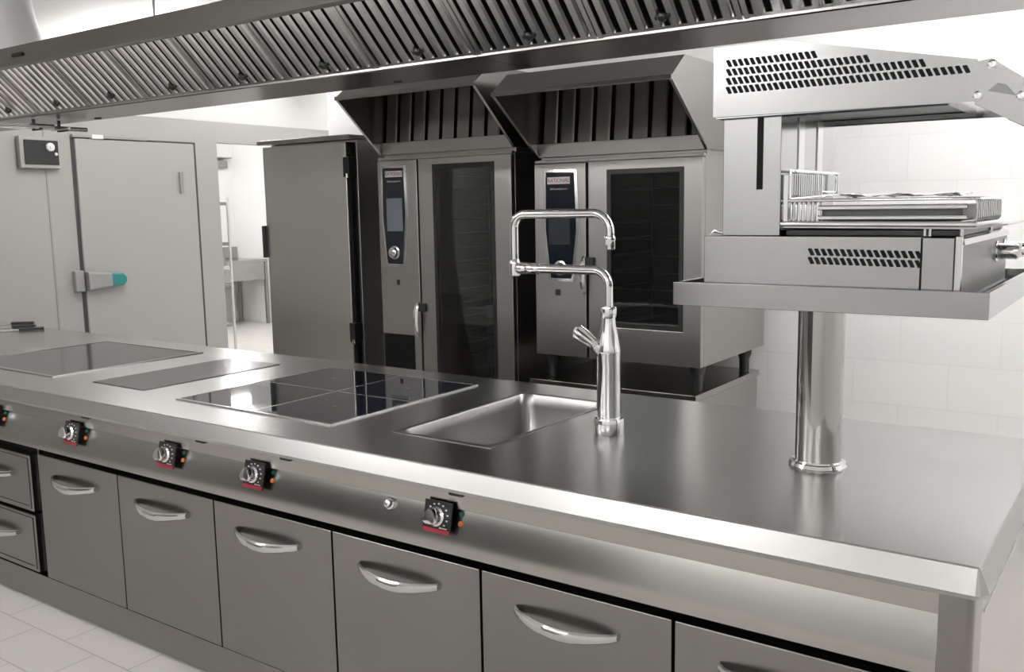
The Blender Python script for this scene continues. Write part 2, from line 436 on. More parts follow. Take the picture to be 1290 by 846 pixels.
fin('button_cap', B().lathe((-1.472, .040, .752), [(.011, .012), (.011, .017), (.008, .019)], 24, dn), 'satin', fb, smooth=True)

# cabinets with drop doors
W = .541
DG = 'steel cabinets under the island worktop'
def handle(x0, x1, y, z, parent, name='handle'):
    n = 20; P = []
    for i in range(n+1):
        t = i/n; s = math.sin(math.pi*t)
        P.append((x0+(x1-x0)*t, y-.004-.040*s**.75, z-.014*s))
    b = B()
    Ls = []
    for i, p in enumerate(P):
        t = i/n; s = math.sin(math.pi*t)
        hh = .010+.006*s; th = .0055
        Ls.append([(p[0], p[1]-th, p[2]-hh*.7), (p[0], p[1]-th*1.4, p[2]), (p[0], p[1]-th, p[2]+hh*.7), (p[0], p[1], p[2]+hh), (p[0], p[1]+th, p[2]+hh*.7), (p[0], p[1]+th, p[2]-hh*.7), (p[0], p[1], p[2]-hh)])
    b.loops(Ls, True, True)
    return fin(name, b, 'satin', parent, smooth=True)
def cabinet(x0, label):
    x1 = x0+W
    t = thing('island_cabinet', label, 'cabinet', (x0, .03, .134), DG)
    fin('carcass', B().box(x0+.003, x1-.003, .062, .98, .136, .655), 'black', t)
    d = fin('door', B().box(x0+.0035, x1-.0035, .020, .058, .134, .637), 'door', t, bevel=.004, seg=3)
    handle(x0+.112, x0+.404, .020, .560, d)
    return t
XR = -.069
labs = ['steel cabinet with drop door under the tubular pole, nearest the camera, at the right',
        'steel cabinet with bow handle below and right of the nearest control knob',
        'steel cabinet with bow handle directly under the round push button',
        'steel cabinet with bow handle, third from the drawers, below the black glass hob',
        'steel cabinet with bow handle, second to the right of the drawers',
        'steel cabinet with bow handle directly right of the drawers']
c0 = cabinet(XR-W, labs[0])
for i in range(1, 6): dup(c0, (XR-W*(i+1), .03, .134), labs[i])
XD = XR-6*W-.045
dr = thing('drawer_cabinet', 'steel unit of two drawers at the far left of the island', 'cabinet', (XD-.54, .03, .134), None)
fin('carcass', B().box(XD-.54, XD+.04, .064, .98, .136, .655), 'black', dr)
fin('side_post', B().box(XD+.004, XD+.016, .045, .063, .136, .655), 'door', dr)
for z0, z1 in ((.395, .625), (.145, .382)):
    d = fin('drawer', B().box(XD-.54, XD, .012, .060, z0, z1), 'door', dr, bevel=.005, seg=3)
    fin('recess_frame', B().ring(XD-.53, XD-.012, z0+.012, z1-.012, XD-.52, XD-.024, z0+.022, z1-.022, .009, .013), 'door', d)
    handle(XD-.43, XD-.135, .012, (z0+z1)/2+.025, d)
lc = B().box(-5.89, XD-.55, .030, .98, .136, .655)
fin('left_section', lc, 'door', isl, bevel=.003)

# ------------------------------------------------------------------ sink
def rrect(x0, x1, y0, y1, r, z, n=6):
    P = []
    for cx, cy, a in ((x1-r, y1-r, 0), (x0+r, y1-r, math.pi/2), (x0+r, y0+r, math.pi), (x1-r, y0+r, 1.5*math.pi)):
        P += [(cx+r*math.cos(a+math.pi/2*i/n), cy+r*math.sin(a+math.pi/2*i/n), z) for i in range(n+1)]
    return P
sk = thing('sink', 'rectangular inset steel sink left of the tall mixer tap', 'sink', (-1.43, .55, .9))
SB = [(.012, .003, .9006), (.012, .004, .9022), (.001, .006, .9028), (-.004, .038, .9015), (-.008, .040, .895), (-.012, .045, .86), (-.020, .055, .73), (-.032, .07, .708), (-.060, .08, .70)]
bw = B().loops([rrect(SX0-o, SX1+o, SY0-o, SY1+o, r, z) for o, r, z in SB], False, True)
fin('bowl', bw, 'bowl', sk, smooth=True)
fin('drain', B().lathe((-1.43, .56, .7005), [(.045, 0), (.045, .003), (.036, .0035), (.034, .001), (.012, .001)], 32), 'chrome', sk, smooth=True)

# ------------------------------------------------------------------ hobs
def slab_frame(x0, x1, y0, y1, w, z0, z1):
    o = [(x0, y0), (x1, y0), (x1, y1), (x0, y1)]; i = [(x0+w, y0+w), (x1-w, y0+w), (x1-w, y1-w), (x0+w, y1-w)]
    return B().loops([[(p[0], p[1], z) for p in q] for q, z in ((o, z0), (o, z1), (i, z1), (i, z0))])
h1 = thing('griddle_plate', 'large grey glass cooking plate with thin steel frame, leftmost on the worktop', 'cooktop', (-3.86, .55, .9))
fin('frame', slab_frame(-4.245, -3.455, .185, .915, .014, .9005, .9045), 'satin', h1)
fin('plate', B().box(-4.230, -3.470, .200, .900, .9006, .9030), 'griddle', h1, bevel=.001)
h2 = fin('ceramic_hotplate', B().box(-3.208, -2.866, .211, .872, .9005, .9025), 'matglass', bevel=.001)
tag(h2, 'narrow frameless dark glass hotplate set flush between the two framed cooktops', 'cooktop')
h3 = thing('induction_hob', 'framed black glass hob with four zones left of the sink', 'cooktop', (-2.22, .55, .9))
fin('frame', slab_frame(-2.612, -1.832, .170, .922, .010, .9005, .9050), 'satin', h3)
for x0, x1, m in ((-2.602, -2.209, 'hobglass'), (-2.202, -1.842, 'hobreflect')):
    g = fin('glass_panel', B().box(x0, x1, .181, .911, .9006, .9040), m, h3, bevel=.0012)
    fin('zone_line', B().box(x0+.01, x1-.01, .556, .560, .9040, .9043), 'greyp', g)
    for cy in (.37, .74):
        c_ = (x0+x1)/2
        fin('zone_mark', B().box(c_-.012, c_+.012, cy-.001, cy+.001, .9040, .9043), 'greyp', g)
fin('centre_strip', B().box(-2.209, -2.202, .181, .911, .9006, .9048), 'satin', h3)

# ------------------------------------------------------------------ tap
FX, FY = -1.060, .534
tp = thing('mixer_tap', 'tall chrome tap with double-jointed swing spout beside the sink', 'tap', (FX, FY, .9))
b = B().lathe((FX, FY, .9), [(.043, 0), (.045, .003), (.045, .040), (.043, .046), (.036, .048)], 40)
fin('base_nut', b, 'chrome', tp, smooth=True)
fin('column', B().lathe((FX, FY, .946), [(.033, 0), (.034, .004), (.034, .19), (.035, .192), (.035, .20), (.032, .215), (.027, .245), (.021, .275), (.020, .292), (.023, .296), (.024, .318), (.022, .325), (.016, .327)], 40), 'chrome', tp, smooth=True)
k1 = Vector((-1.078, .520, 1.148)); k2 = Vector((-1.143, .492, 1.203))
fin('valve_body', B().cyl((FX, FY, 1.125), k1+(k2-k1)*.2, .024, .020), 'chrome', tp, smooth=True)
dd = (k2-k1).normalized(); LN = (k2-k1).length
kb = B(); a_ = dd.orthogonal().normalized(); b_ = dd.cross(a_)
def fl(t, r, amp): return [k1+dd*t+(a_*math.cos(q)+b_*math.sin(q))*r*(1+amp*math.cos(6*q)) for q in [2*math.pi*i/48 for i in range(48)]]
kb.loops([fl(.008, .014, 0), fl(.016, .019, 0), fl(.030, .017, .06), fl(LN*.72, .022, .09), fl(LN*.93, .023, .09), fl(LN, .019, .04), fl(LN+.002, .010, 0)], True, True)
tk = fin('tap_handle', kb, 'chrome', tp, smooth=True)
fin('handle_cap', B().lathe(k2, [(.009, 0), (.009, .004), (.006, .006)], 20, dd), 'white', tk, smooth=True)
r = .034
XA = -1.386
path = [(FX, FY, 1.265), (FX, FY, 1.3)] + arc((FX-.045, FY, 1.329), .045, 0, math.pi/2, (1,0,0), (0,0,1), 10)
path += [(-1.2, FY, 1.374), (XA, FY, 1.374)]
fin('lower_spout', B().tube([path[0], path[1]]+path[2:], .0135, 20), 'chrome', tp, smooth=True)
b = B().lathe((XA, FY, 1.348), [(.010, 0), (.017, .003), (.018, .012), (.018, .040), (.016, .050), (.013, .053)], 28)
b.lathe((XA+.012, FY, 1.374), [(.016, 0), (.018, .004), (.018, .030), (.015, .034), (.017, .040), (.017, .075), (.0145, .080)], 24, (1, 0, 0))
fin('swivel_joint', b, 'chrome', tp, smooth=True)
XE = -1.055
path = [(XA, FY, 1.39), (XA, FY, 1.44)] + arc((XA+.042, FY, 1.494), .042, math.pi, math.pi/2, (1,0,0), (0,0,1), 10)
path += [(-1.2, FY, 1.536)] + arc((XE-.052, FY, 1.484), .052, math.pi/2, 0, (1,0,0), (0,0,1), 10) + [(XE, FY, 1.462)]
fin('upper_spout', B().tube(path, .0135, 20), 'chrome', tp, smooth=True)
fin('nozzle', B().lathe((XE, FY, 1.433), [(.012, 0), (.0155, .002), (.0155, .026), (.0165, .028), (.0165, .036), (.014, .040)], 28), 'chrome', tp, smooth=True)

# ------------------------------------------------------------------ pass shelf on a pole
PX, PY = -.447, .515
ps = thing('tray_shelf', 'square-edged steel tray shelf held above the worktop on one thick pole', 'shelf', (PX, PY, .9))
fin('pole', B().lathe((PX, PY, .902), [(.056, 0), (.056, .42)], 64), 'pole', ps, smooth=True)
fin('base_collar', B().lathe((PX, PY, .9), [(.070, 0), (.071, .004), (.067, .012), (.060, .013), (.058, .017), (.055, .017)], 64), 'chrome', ps, smooth=True)
sx0, sx1, sy0, sy1 = -.724, -.040, .250, 1.0
def rl(o, z): return [(sx0-o, sy0-o, z), (sx1+o, sy0-o, z), (sx1+o, sy1+o, z), (sx0-o, sy1+o, z)]
fin('tray', B().loops([rl(0, 1.319), rl(0, 1.374), rl(-.012, 1.374), rl(-.012, 1.330)], True, True), 'sal', ps, bevel=.0015)
fin('mounting_plate', B().box(PX-.11, PX+.11, PY-.11, PY+.11, 1.311, 1.3188), 'steel', ps, bevel=.002)

# ------------------------------------------------------------------ salamander grill
sg = thing('salamander_grill', 'steel salamander grill with raised slotted top element standing on the tray shelf', 'grill', (-.35, .55, 1.33))
gy0, gy1 = .272, .92
fin('body', B().box(-.655, -.176, gy0, gy1, 1.342, 1.483), 'sal', sg, bevel=.002)
fin('front_section', B().box(-.1735, -.112, gy0-.001, gy1, 1.342, 1.481), 'sal', sg, bevel=.002)
fin('section_seam', B().box(-.177, -.172, gy0+.002, gy1-.002, 1.345, 1.478), 'black', sg)
fin('corner_post', B().box(-.111, -.098, gy0-.002, gy0+.014, 1.342, 1.484), 'satin', sg, bevel=.002)
fin('front_panel', B().box(-.112, -.100, gy0+.016, gy1, 1.352, 1.478), 'greyp', sg, bevel=.001)
fin('front_trim', B().box(-.101, -.094, gy0+.014, gy1, 1.342, 1.352), 'satin', sg)
fin('drip_lip', B().prism([(-.112, 1.484), (-.098, 1.478), (-.095, 1.466), (-.098, 1.466), (-.112, 1.474)], 1, gy0+.016, gy1), 'sal', sg)
for y in (.735, .860):
    kn = B().lathe((-.100, y, 1.432), [(.026, 0), (.026, .004), (.019, .006), (.019, .046), (.017, .052), (.006, .053)], 28, (1, 0, 0))
    kn.box(-.050, -.044, y-.003, y+.003, 1.418, 1.452)
    fin('dial_knob', kn, 'chrome', sg, smooth=True)
for x in (-.62, -.14):
    for y in (gy0+.04, gy1-.06): fin('foot', B().cyl((x, y, 1.3302), (x, y, 1.342), .016), 'rubber', sg, smooth=True)
def slots(xs, zs, y, w=.0070, h=.0155, lean=.006):
    b = B()
    for x, z in zip(xs, zs):
        b.prism([(x-w/2+lean/2-lean*.0, z-h/2), (x+w/2+lean/2, z-h/2), (x+w/2+lean/2+.0008, z-h/2+.002), (x+w/2-lean/2, z+h/2), (x-w/2-lean/2, z+h/2), (x-w/2-lean/2-.0008, z+h/2-.002)], 1, y-.0012, y+.001)
    return b
X = []; Z = []
for rz in (1.449, 1.430):
    for k in range(17): X.append(-.402+k*.0139 + (.0 if rz > 1.44 else .0)); Z.append(rz - k*.0002)
fin('side_vents', slots(X, Z, gy0), 'black', sg)
fin('gap_shade_plate', B().box(-.470, -.108, gy0+.030, gy1-.03, 1.4835, 1.4965), 'rubber', sg, bevel=.002)  # dark plate stands in for the shade in the gap under the basket
# column with the slide slot
fin('column', B().box(-.612, -.476, gy0+.004, .680, 1.484, 1.762), 'sal', sg, bevel=.002)
fin('slide_slot', B().box(-.531, -.517, gy0+.0025, gy0+.0050, 1.588, 1.748), 'black', sg)
fin('slide_rib', B().box(-.476, -.473, .39, .43, 1.50, 1.752), 'satin', sg, bevel=.001)
fin('slide_rib', B().box(-.476, -.473, .53, .57, 1.50, 1.752), 'satin', sg, bevel=.001)
# heating head
hy0, hy1 = .250, .700
prof = [(-.627, 1.753), (-.627, 1.905), (-.466, 1.905), (-.083, 1.827), (-.083, 1.747)]
fin('head_side', B().prism(prof, 1, hy0, hy0+.004), 'sal', sg)
fin('head_side', B().prism(prof, 1, hy1-.004, hy1), 'sal', sg)
t_ = B()
t_.prism([(-.627, 1.753), (-.624, 1.753), (-.624, 1.902), (-.466, 1.902), (-.086, 1.824), (-.086, 1.747), (-.083, 1.747), (-.083, 1.827), (-.466, 1.905), (-.627, 1.905)], 1, hy0+.004, hy1-.004)
fin('head_cover', t_, 'sal', sg)
fin('head_base', slab_frame(-.622, -.088, hy0+.006, hy1-.006, .055, 1.7485, 1.758), 'sal', sg)
fin('heating_element', B().box(-.560, -.150, hy0+.070, hy1-.070, 1.760, 1.772), 'rubber', sg)
X = []; Z = []
for r_, (z0, n_) in enumerate(((1.8685, 15), (1.8490, 23), (1.8295, 31), (1.8100, 37))):
    for k in range(n_): X.append(-.590+k*.01355); Z.append(z0 - .0000*k)
fin('head_vents', slots(X, Z, hy0), 'black', sg)
# handle arm plates at the front end
arm = [(-.085, 1.822), (-.058, 1.826), (.004, 1.781), (.030, 1.757), (.030, 1.700), (.004, 1.694), (-.084, 1.741)]
for y in (hy0-.003, hy1+.0005):
    ap = fin('arm_plate', B().prism(arm, 1, y, y+.003), 'sal', sg, bevel=.0008)
    if y < .4:
        for x, z in ((-.056, 1.814), (-.079, 1.757), (-.004, 1.751), (.020, 1.712)):
            fin('screw', B().lathe((x, y+.0005, z), [(.0095, 0), (.0095, .002), (.0065, .004), (.0062, .0065), (.003, .007)], 16, (0, -1, 0)), 'chrome', ap, smooth=True)
        fin('arm_recess', B().prism([(-.062, 1.765), (-.045, 1.779), (-.030, 1.774), (-.012, 1.752), (-.030, 1.757)], 1, y-.0012, y+.0005), 'greyp', ap)
fin('pull_bar', B().prism([(-.080, 1.742), (.026, 1.700), (.028, 1.703), (-.078, 1.746)], 1, hy0+.001, hy1-.001), 'sal', sg)
fin('front_bar', B().tube([(.018, hy0+.001, 1.728), (.018, hy1-.001, 1.728)], .012, 16), 'satin', sg, smooth=True)

# wire rack on the grill
wr = thing('grill_rack', 'wire basket rack with looped bars lying on the salamander grill body', 'rack', (-.3, .45, 1.5))
fin('base_plate', B().prism([(-.520, 1.502), (-.090, 1.498), (-.020, 1.506), (-.020, 1.509), (-.092, 1.503), (-.520, 1.507)], 1, .290, .700), 'sal', wr)
for x in (-.500, -.175, -.165, -.105): fin('leg', B().cyl((x, .30, 1.4835), (x, .30, 1.501), .004, n=10), 'satin', wr, smooth=True)
for x in (-.500, -.105): fin('leg', B().cyl((x, .68, 1.4835), (x, .68, 1.501), .004, n=10), 'satin', wr, smooth=True)
fin('front_rail', B().tube([(-.515, .286, 1.511), (-.075, .286, 1.508)], .006, 12), 'chrome', wr, smooth=True)
for z in (1.523, 1.545): fin('side_bar', B().tube([(-.395, .292, z), (-.095, .292, z-.001)], .0055, 12), 'chrome', wr, smooth=True)
fin('top_rail', B().tube([(-.50, .292, 1.562), (-.105, .292, 1.560), (-.078, .31, 1.560), (-.078, .62, 1.560), (-.50, .62, 1.562)], .0035, 10), 'chrome', wr, smooth=True)
lp = B()
for k in range(14):   # end loops
    y = .300+k*.0245
    lp.tube([(-.100, y, 1.512)] + arc((-.088, y, 1.522), .010, -math.pi/2, 0, (1,0,0), (0,0,1), 3) + arc((-.088, y, 1.550), .010, 0, math.pi/2, (1,0,0), (0,0,1), 3) + [(-.110, y, 1.560)], .0022, 6)
fin('end_loops', lp, 'chrome', wr, smooth=True)
lp = B()
for k in range(11):
    x = -.497+k*.0105
    lp.tube([(x, .300, 1.512)] + arc((x, .302, 1.520), .008, -math.pi/2, -math.pi, (0,1,0), (0,0,1), 3) + arc((x, .302, 1.550), .008, math.pi, math.pi/2, (0,1,0), (0,0,1), 3) + [(x, .31, 1.559)], .0022, 6)
fin('side_loops', lp, 'chrome', wr, smooth=True)
lp = B()
for k in range(22):
    x = -.49+k*.0185; lp.tube([(x, .30, 1.559), (x, .62, 1.559)], .0016, 6)
fin('grid_wires', lp, 'chrome', wr, smooth=True)
lp = B()
lp.tube([(-.462, .300, 1.565), (-.462, .300, 1.628), (-.462, .660, 1.628), (-.462, .660, 1.575), (-.462, .300, 1.565)], .004, 8)
for k in range(14): lp.tube([(-.462, .314+k*.0155, 1.568), (-.462, .314+k*.0155, 1.622)], .0018, 6)
lp.tube([(-.462, .53, 1.570), (-.462, .53, 1.624)], .003, 6); lp.tube([(-.462, .53, 1.582), (-.462, .652, 1.582)], .0025, 6); lp.tube([(-.462, .648, 1.58), (-.462, .652, 1.622)], .003, 6)
fin('upright_grid', lp, 'chrome', wr, smooth=True)
fin('grid_post', B().box(-.474, -.462, .288, .302, 1.509, 1.62), 'satin', wr, bevel=.002)
fin('drip_pan', B().box(-.392, -.106, .306, .600, 1.514, 1.549), 'rackdark', wr, bevel=.003)
# crumpled foil on the rack
bm = B(); nx, ny = 22, 12; V = []
for i in range(nx+1):
    row = []
    for j in range(ny+1):
        x = -.40+.27*i/nx; y = .33+.24*j/ny
        z = 1.5655+.007*abs(math.sin(i*.35+j*.3))+.0035*random.random()
        row.append((x+random.uniform(-.003, .003), y+random.uniform(-.003, .003), z))
    V.append(row)
bm.loops(V, closed=False)
fo = fin('foil_sheet', bm, 'foil'); tag(fo, 'crumpled shiny foil sheet lying on top of the wire rack', 'foil')
sm = fo.modifiers.new('thick', 'SOLIDIFY'); sm.thickness = .0012

# small towel / cloth piece at the left rear of the grill body
cl = B(); V = []
for i in range(13):
    V.append([(-.648+.155*i/12, .285+.10*j/6, 1.4855+.008*abs(math.sin(i*1.3+j*.8))+.002*random.random()) for j in range(7)])
cl.loops(V, closed=False)
co = fin('foil_scrap', cl, 'foil'); tag(co, 'small crumpled foil scrap at the left end of the grill body', 'foil')
sm = co.modifiers.new('thick', 'SOLIDIFY'); sm.thickness = .0012

# ------------------------------------------------------------------ kitchen hood over the island
hd = thing('extraction_hood', 'long steel extraction hood with sloping baffle filters over the island', 'extractor hood', (-2.8, .62, 2.3))
HX0, HX1 = -6.05, 1.80
HYc = .6225
def mir(P): return [(2*HYc-y, z) for y, z in P]
lipP = [(.130, 2.131), (.100, 2.190), (.400, 2.283), (.6225, 2.283), (.6225, 2.281), (.401, 2.281), (.104, 2.189), (.133, 2.134), (.170, 2.134), (.170, 2.131)]
bb = B().prism(lipP, 0, HX0, HX1); bb.prism(mir(lipP), 0, HX0, HX1)
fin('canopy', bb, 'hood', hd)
ep = [(.130, 2.131), (.100, 2.190), (.400, 2.283), (.845, 2.283), (1.145, 2.190), (1.115, 2.131), (.770, 1.995), (.475, 1.995)]
e_ = B(); e_.prism(ep, 0, HX0-.002, HX0); e_.prism(ep, 0, HX1, HX1+.002)
fin('end_plate', e_, 'hood', hd)
JO = -1.461
gut = [(.470, 2.012), (.470, 1.999), (.475, 1.996), (.690, 1.996), (.695, 2.000), (.772, 1.999), (.776, 2.003), (.776, 2.012)]
cuts = [HX0+.001, -4.6, JO, HX1-.001]
for a, c in zip(cuts, cuts[1:]):
    fin('gutter', B().prism(gut, 0, a+.0015, c-.0015), 'hood', hd)
fin('rear_filter_bank', B().prism([(.780, 2.012), (.975, 2.200), (.965, 2.210), (.770, 2.024)], 0, HX0+.002, HX1-.002), 'filt', hd)
# baffle filters: local s axis runs down the slope
FW = .4085
A0 = Vector((0, .272, 2.200)); A1 = Vector((0, .472, 2.006)); FL = (A1-A0).length
sd = (A1-A0).normalized(); nn = Vector((0, -sd.z*-1, 0))
nn = Vector((0, sd.z, -sd.y)).normalized()          # towards the aisle and down
def fm(x): 
    m = Matrix.Identity(4)
    m.col[0] = (1, 0, 0, 0); m.col[1] = (*sd, 0); m.col[2] = (*nn, 0); m.col[3] = (x, A0.y, A0.z, 1)
    return m
def make_filter(x):
    m = fm(x)
    b = B()
    b.box(.002, FW-.002, 0, FL, -.030, -.026, m)
    b.box(.002, .016, 0, FL, -.026, .004, m); b.box(FW-.016, FW-.002, 0, FL, -.026, .004, m)
    b.box(.016, FW-.016, 0, .016, -.026, .002, m); b.box(.016, FW-.016, FL-.010, FL, -.026, .002, m)
    fr = fin('baffle_filter', b, 'filt', hd)
    nb = 8; w = (FW-.032)/nb
    bb = B()
    for k in range(nb):
        c = .016+w*(k+.5); hw = w*.33
        P = [(c-hw, -.012), (c-hw, -.003), (c-hw*.6, .004), (c+hw*.6, .004), (c+hw, -.003), (c+hw, -.012)]
        bb.loops([[m @ Vector((q[0], s, q[1])) for q in P] for s in (.014, FL-.008)], True, True)
    fin('baffles', bb, 'filt', fr)
    dk = B().box(.016, FW-.016, .016, FL-.010, -.0255, -.024, m)
    fin('filter_backing', dk, 'black', fr)
    cb = B()
    c = m @ Vector((FW*.5, FL-.040, .004))
    cb.lathe(c, [(.013, 0), (.013, .006), (.009, .010)], 14, nn)
    cb.box(FW*.5-.020, FW*.5+.020, FL-.045, FL-.035, .004, .010, m)
    fin('clip', cb, 'rubber', fr, smooth=True)
    return fr
k = 0
x = JO + 8*FW
proto = make_filter(x)
while True:
    k += 1; nx_ = x-k*FW
    if nx_ < HX0+.01: break
    c = proto.copy(); col.objects.link(c); c.location.x = -k*FW
    for ch in kids(proto):
        q = ch.copy(); col.objects.link(q); q.parent = c
fin('lip_slot', B().box(-3.41, -3.335, .110, .122, 2.154, 2.167), 'black', hd)
for x_ in (-3.86, -2.0):
    fin('gutter_plug', B().cyl((x_, .72, 1.993), (x_, .72, 2.001), .016, n=16), 'rubber', hd, smooth=True)
# suspension rods
for x_, l in ((-3.42, 'thin rod hanging the hood from the ceiling at upper left'), (-.9, 'thin rod hanging the hood from the ceiling near its right end')):
    rd = fin('hanger_rod', B().cyl((x_, .75, 2.283), (x_, .75, CZ), .005, n=10), 'greyp'); tag(rd, l, 'rod', None)
for i, (x_, y_, l) in enumerate(((-4.35, 1.45, 'tiny ceiling sprinkler left of the hood hanger rod'), (-4.05, 1.60, 'tiny ceiling sprinkler right of the hood hanger rod'))):
    s_ = fin('sprinkler_head', B().lathe((x_, y_, CZ-.03), [(.010, 0), (.012, .006), (.006, .01), (.006, .02), (.022, .026), (.022, .03)], 16), 'greyp', smooth=True); tag(s_, l, 'sprinkler')
# flexible duct
P = []
for i in range(30):
    t = i/29; P.append((-4.42-.16*t-.03*math.sin(t*3), .62, 2.284+(CZ-2.284)*t))
dl = []
for i, p in enumerate(P):
    r_ = .19; dl.append([(p[0]+r_*math.cos(2*math.pi*q/40), p[1]+r_*math.sin(2*math.pi*q/40), p[2]) for q in range(40)])
du = fin('exhaust_duct', B().loops(dl, True, True), 'galv', smooth=True); tag(du, 'grey round duct rising from the hood to the ceiling at upper left', 'duct')
# utensil rail hung under the hood's left end
ur = thing('hanging_rail', 'steel rail on two straps hung under the left end of the hood', 'rail', (-4.0, .5, 1.96))
for x_, y0_, y1_ in ((-4.02, -.2, .755), (-3.96, -.3, .56)):
    fin('rail_tube', B().tube([(x_, y0_, 1.955), (x_, y1_, 1.955)], .011, 16), 'satin', ur, smooth=True)
for y_ in (.50, .62):
    st = B().box(-4.026, -4.014, y_-.006, y_+.006, 1.945, 1.992); st.box(-4.03, -3.95, y_-.006, y_+.006, 1.938, 1.944)
    fin('strap', st, 'rubber', ur, bevel=.002)
fin('cross_bar', B().tube([(-4.05, .60, 1.948), (-3.90, .60, 1.948)], .006, 12), 'satin', ur, smooth=True)

# ------------------------------------------------------------------ ovens
OY = 1.90
def oven(nm, label, x0, x1, z0, z1, gx, win, pan, logo, scr, kn, hnd, screen_mat, depth, floorleg):
    t = thing(nm, label, 'oven', ((x0+x1)/2, OY+.3, 0 if floorleg else z0))
    yb = OY+depth
    sh = B()
    sh.box(x0, x0+.02, OY+.03, yb, z0, z1); sh.box(x1-.02, x1, OY+.03, yb, z0, z1)
    sh.box(x0+.02, x1-.02, OY+.03, yb, z1-.02, z1); sh.box(x0+.02, x1-.02, OY+.03, yb, z0, z0+.02)
    sh.box(x0+.02, x1-.02, yb-.02, yb, z0+.02, z1-.02)
    sh.box(x0+.02, gx, OY+.032, OY+.045, z0+.02, z1-.02)
    fin('body', sh, 'oven', t, bevel=.002)
    # left control column
    cc = fin('control_column', B().box(x0, gx-.006, OY, OY+.030, z0, z1-.012), 'oven', t, bevel=.004)
    fin('door_gap', B().box(gx-.010, gx+.012, OY+.012, OY+.031, z0+.002, z1-.014), 'black', t)
    fin('top_trim', B().box(x0, x1, OY+.006, OY+.03, z1-.010, z1+.004), 'oven', t, bevel=.002)
    # control panel frame and fascia
    def shrink(P, s):
        cx = sum(p[0] for p in P)/len(P); cz = sum(p[1] for p in P)/len(P)
        return [(cx+(p[0]-cx)*s[0], cz+(p[1]-cz)*s[1]) for p in P]
    po = shrink(pan, (1.22, 1.07))
    fr = fin('panel_surround', B().loops([[(q[0], y, q[1]) for q in P_] for P_, y in ((po, OY+.0005), (po, OY-.006), (shrink(pan, (1.03, 1.01)), OY-.008), (shrink(pan, (1.0, 1.0)), OY-.001))], True, True), 'satin', t, bevel=.001)
    fp = fin('control_panel', B().prism(pan, 1, OY-.006, OY-.0015), 'navy', t, bevel=.001)
    lx0, lx1, lz0, lz1 = logo
    lg = fin('logo_plate', B().box(lx0, lx1, OY-.0085, OY-.006, lz0, lz1), 'white', fp, bevel=.001)
    text('logo_text', 'RATIONAL', (lx1-lx0)*.20, ((lx0+lx1)/2, OY-.0086, (lz0+lz1)/2), 'red', fp)
    text('model_text', 'SelfCookingCenter', .0125, ((lx0+lx1)/2, OY-.0062, lz0-.022), 'mark', fp)
    fin('display', B().box(scr[0], scr[1], OY-.0075, OY-.006, scr[2], scr[3]), screen_mat, fp)
    fin('dial', B().lathe((kn[0], OY-.006, kn[1]), [(.036, 0), (.036, .004), (.028, .006), (.026, .022), (.020, .026), (.006, .027)], 28, (0, -1, 0)), 'satin', fp, smooth=True)
    # door with window
    wx0, wx1, wz0, wz1 = win
    dr_ = fin('door', B().ring(gx+.010, x1, z0, z1-.012, wx0, wx1, wz0, wz1, OY-.004, OY+.028), 'oven', t, bevel=.003)
    fin('window_frame', B().ring(wx0-.001, wx1+.001, wz0-.001, wz1+.001, wx0+.020, wx1-.020, wz0+.024+.0, wz1-.022, OY-.007, OY+.016), 'rubber', dr_, bevel=.002)
    fin('window_pane', B().box(wx0+.018, wx1-.018, OY-.003, OY+.001, wz0+.022, wz1-.020), 'pane', dr_)
    # cavity
    cv = B()
    a0, a1, c0, c1 = gx+.03, x1-.035, wz0-.03 if not floorleg else wz0-.02, z1-.05
    cv.loops([[(a0, y, c0), (a1, y, c0), (a1, y, c1), (a0, y, c1)] for y in (OY+.03, OY+.60)], False, True)
    fin('cavity', cv, 'cavity', t)
    rk_ = B()
    nlev = int((c1-c0)/.075)
    for i in range(nlev):
        z = c0+.05+i*.075
        for xx in (a0+.05, a1-.05): rk_.tube([(xx, OY+.06, z), (xx, OY+.50, z)], .004, 6)
        rk_.tube([(a0+.05, OY+.06, z), (a1-.05, OY+.06, z)], .003, 6)
    for xx in (a0+.05, a1-.05): 
        for yy in (OY+.06, OY+.50): rk_.tube([(xx, yy, c0+.01), (xx, yy, c1-.02)], .006, 6)
    fin('rack_rails', rk_, 'rackm', t, smooth=True)
    # handle
    hx, hz0, hz1 = hnd
    hl = B(); n_ = 14; Ls = []
    for i in range(n_+1):
        u = i/n_; s = math.sin(math.pi*min(max(u, .0), 1))
        z = hz1+(hz0-hz1)*u; y = OY-.012-.030*s**.6; w_ = .006+.008*s**.5
        Ls.append([(hx-w_, y+.006, z), (hx-w_*.5, y-.006, z), (hx+w_*.5, y-.006, z), (hx+w_, y+.006, z), (hx, y+.012, z)])
    hl.loops(Ls, True, True)
    h = fin('handle', hl, 'satin', dr_, smooth=True)
    fin('handle_mount', B().box(hx-.012, hx+.052, OY-.020, OY-.003, hz1-.050, hz1-.005), 'rubber', h, bevel=.005)
    return t, dr_, cc
o2, o2d, o2c = oven('combi_oven', 'shorter combi oven on a stand behind the tap, with dark window door', -2.22, -1.371, .855, 1.765, -1.935,
    (-1.828, -1.456, 1.009, 1.714), [(-2.150, 1.710), (-2.000, 1.706), (-1.990, 1.446), (-2.018, 1.225), (-2.128, 1.225), (-2.152, 1.446)],
    (-2.142, -2.020, 1.658, 1.690), (-2.138, -2.022, 1.380, 1.549), (-2.075, 1.270), (-1.943, 1.154, 1.330), 'screen2', .76, False)
fin('type_plate', B().box(-2.108, -2.080, OY-.0015, OY+.0, 1.142, 1.170), 'rubber', o2c)
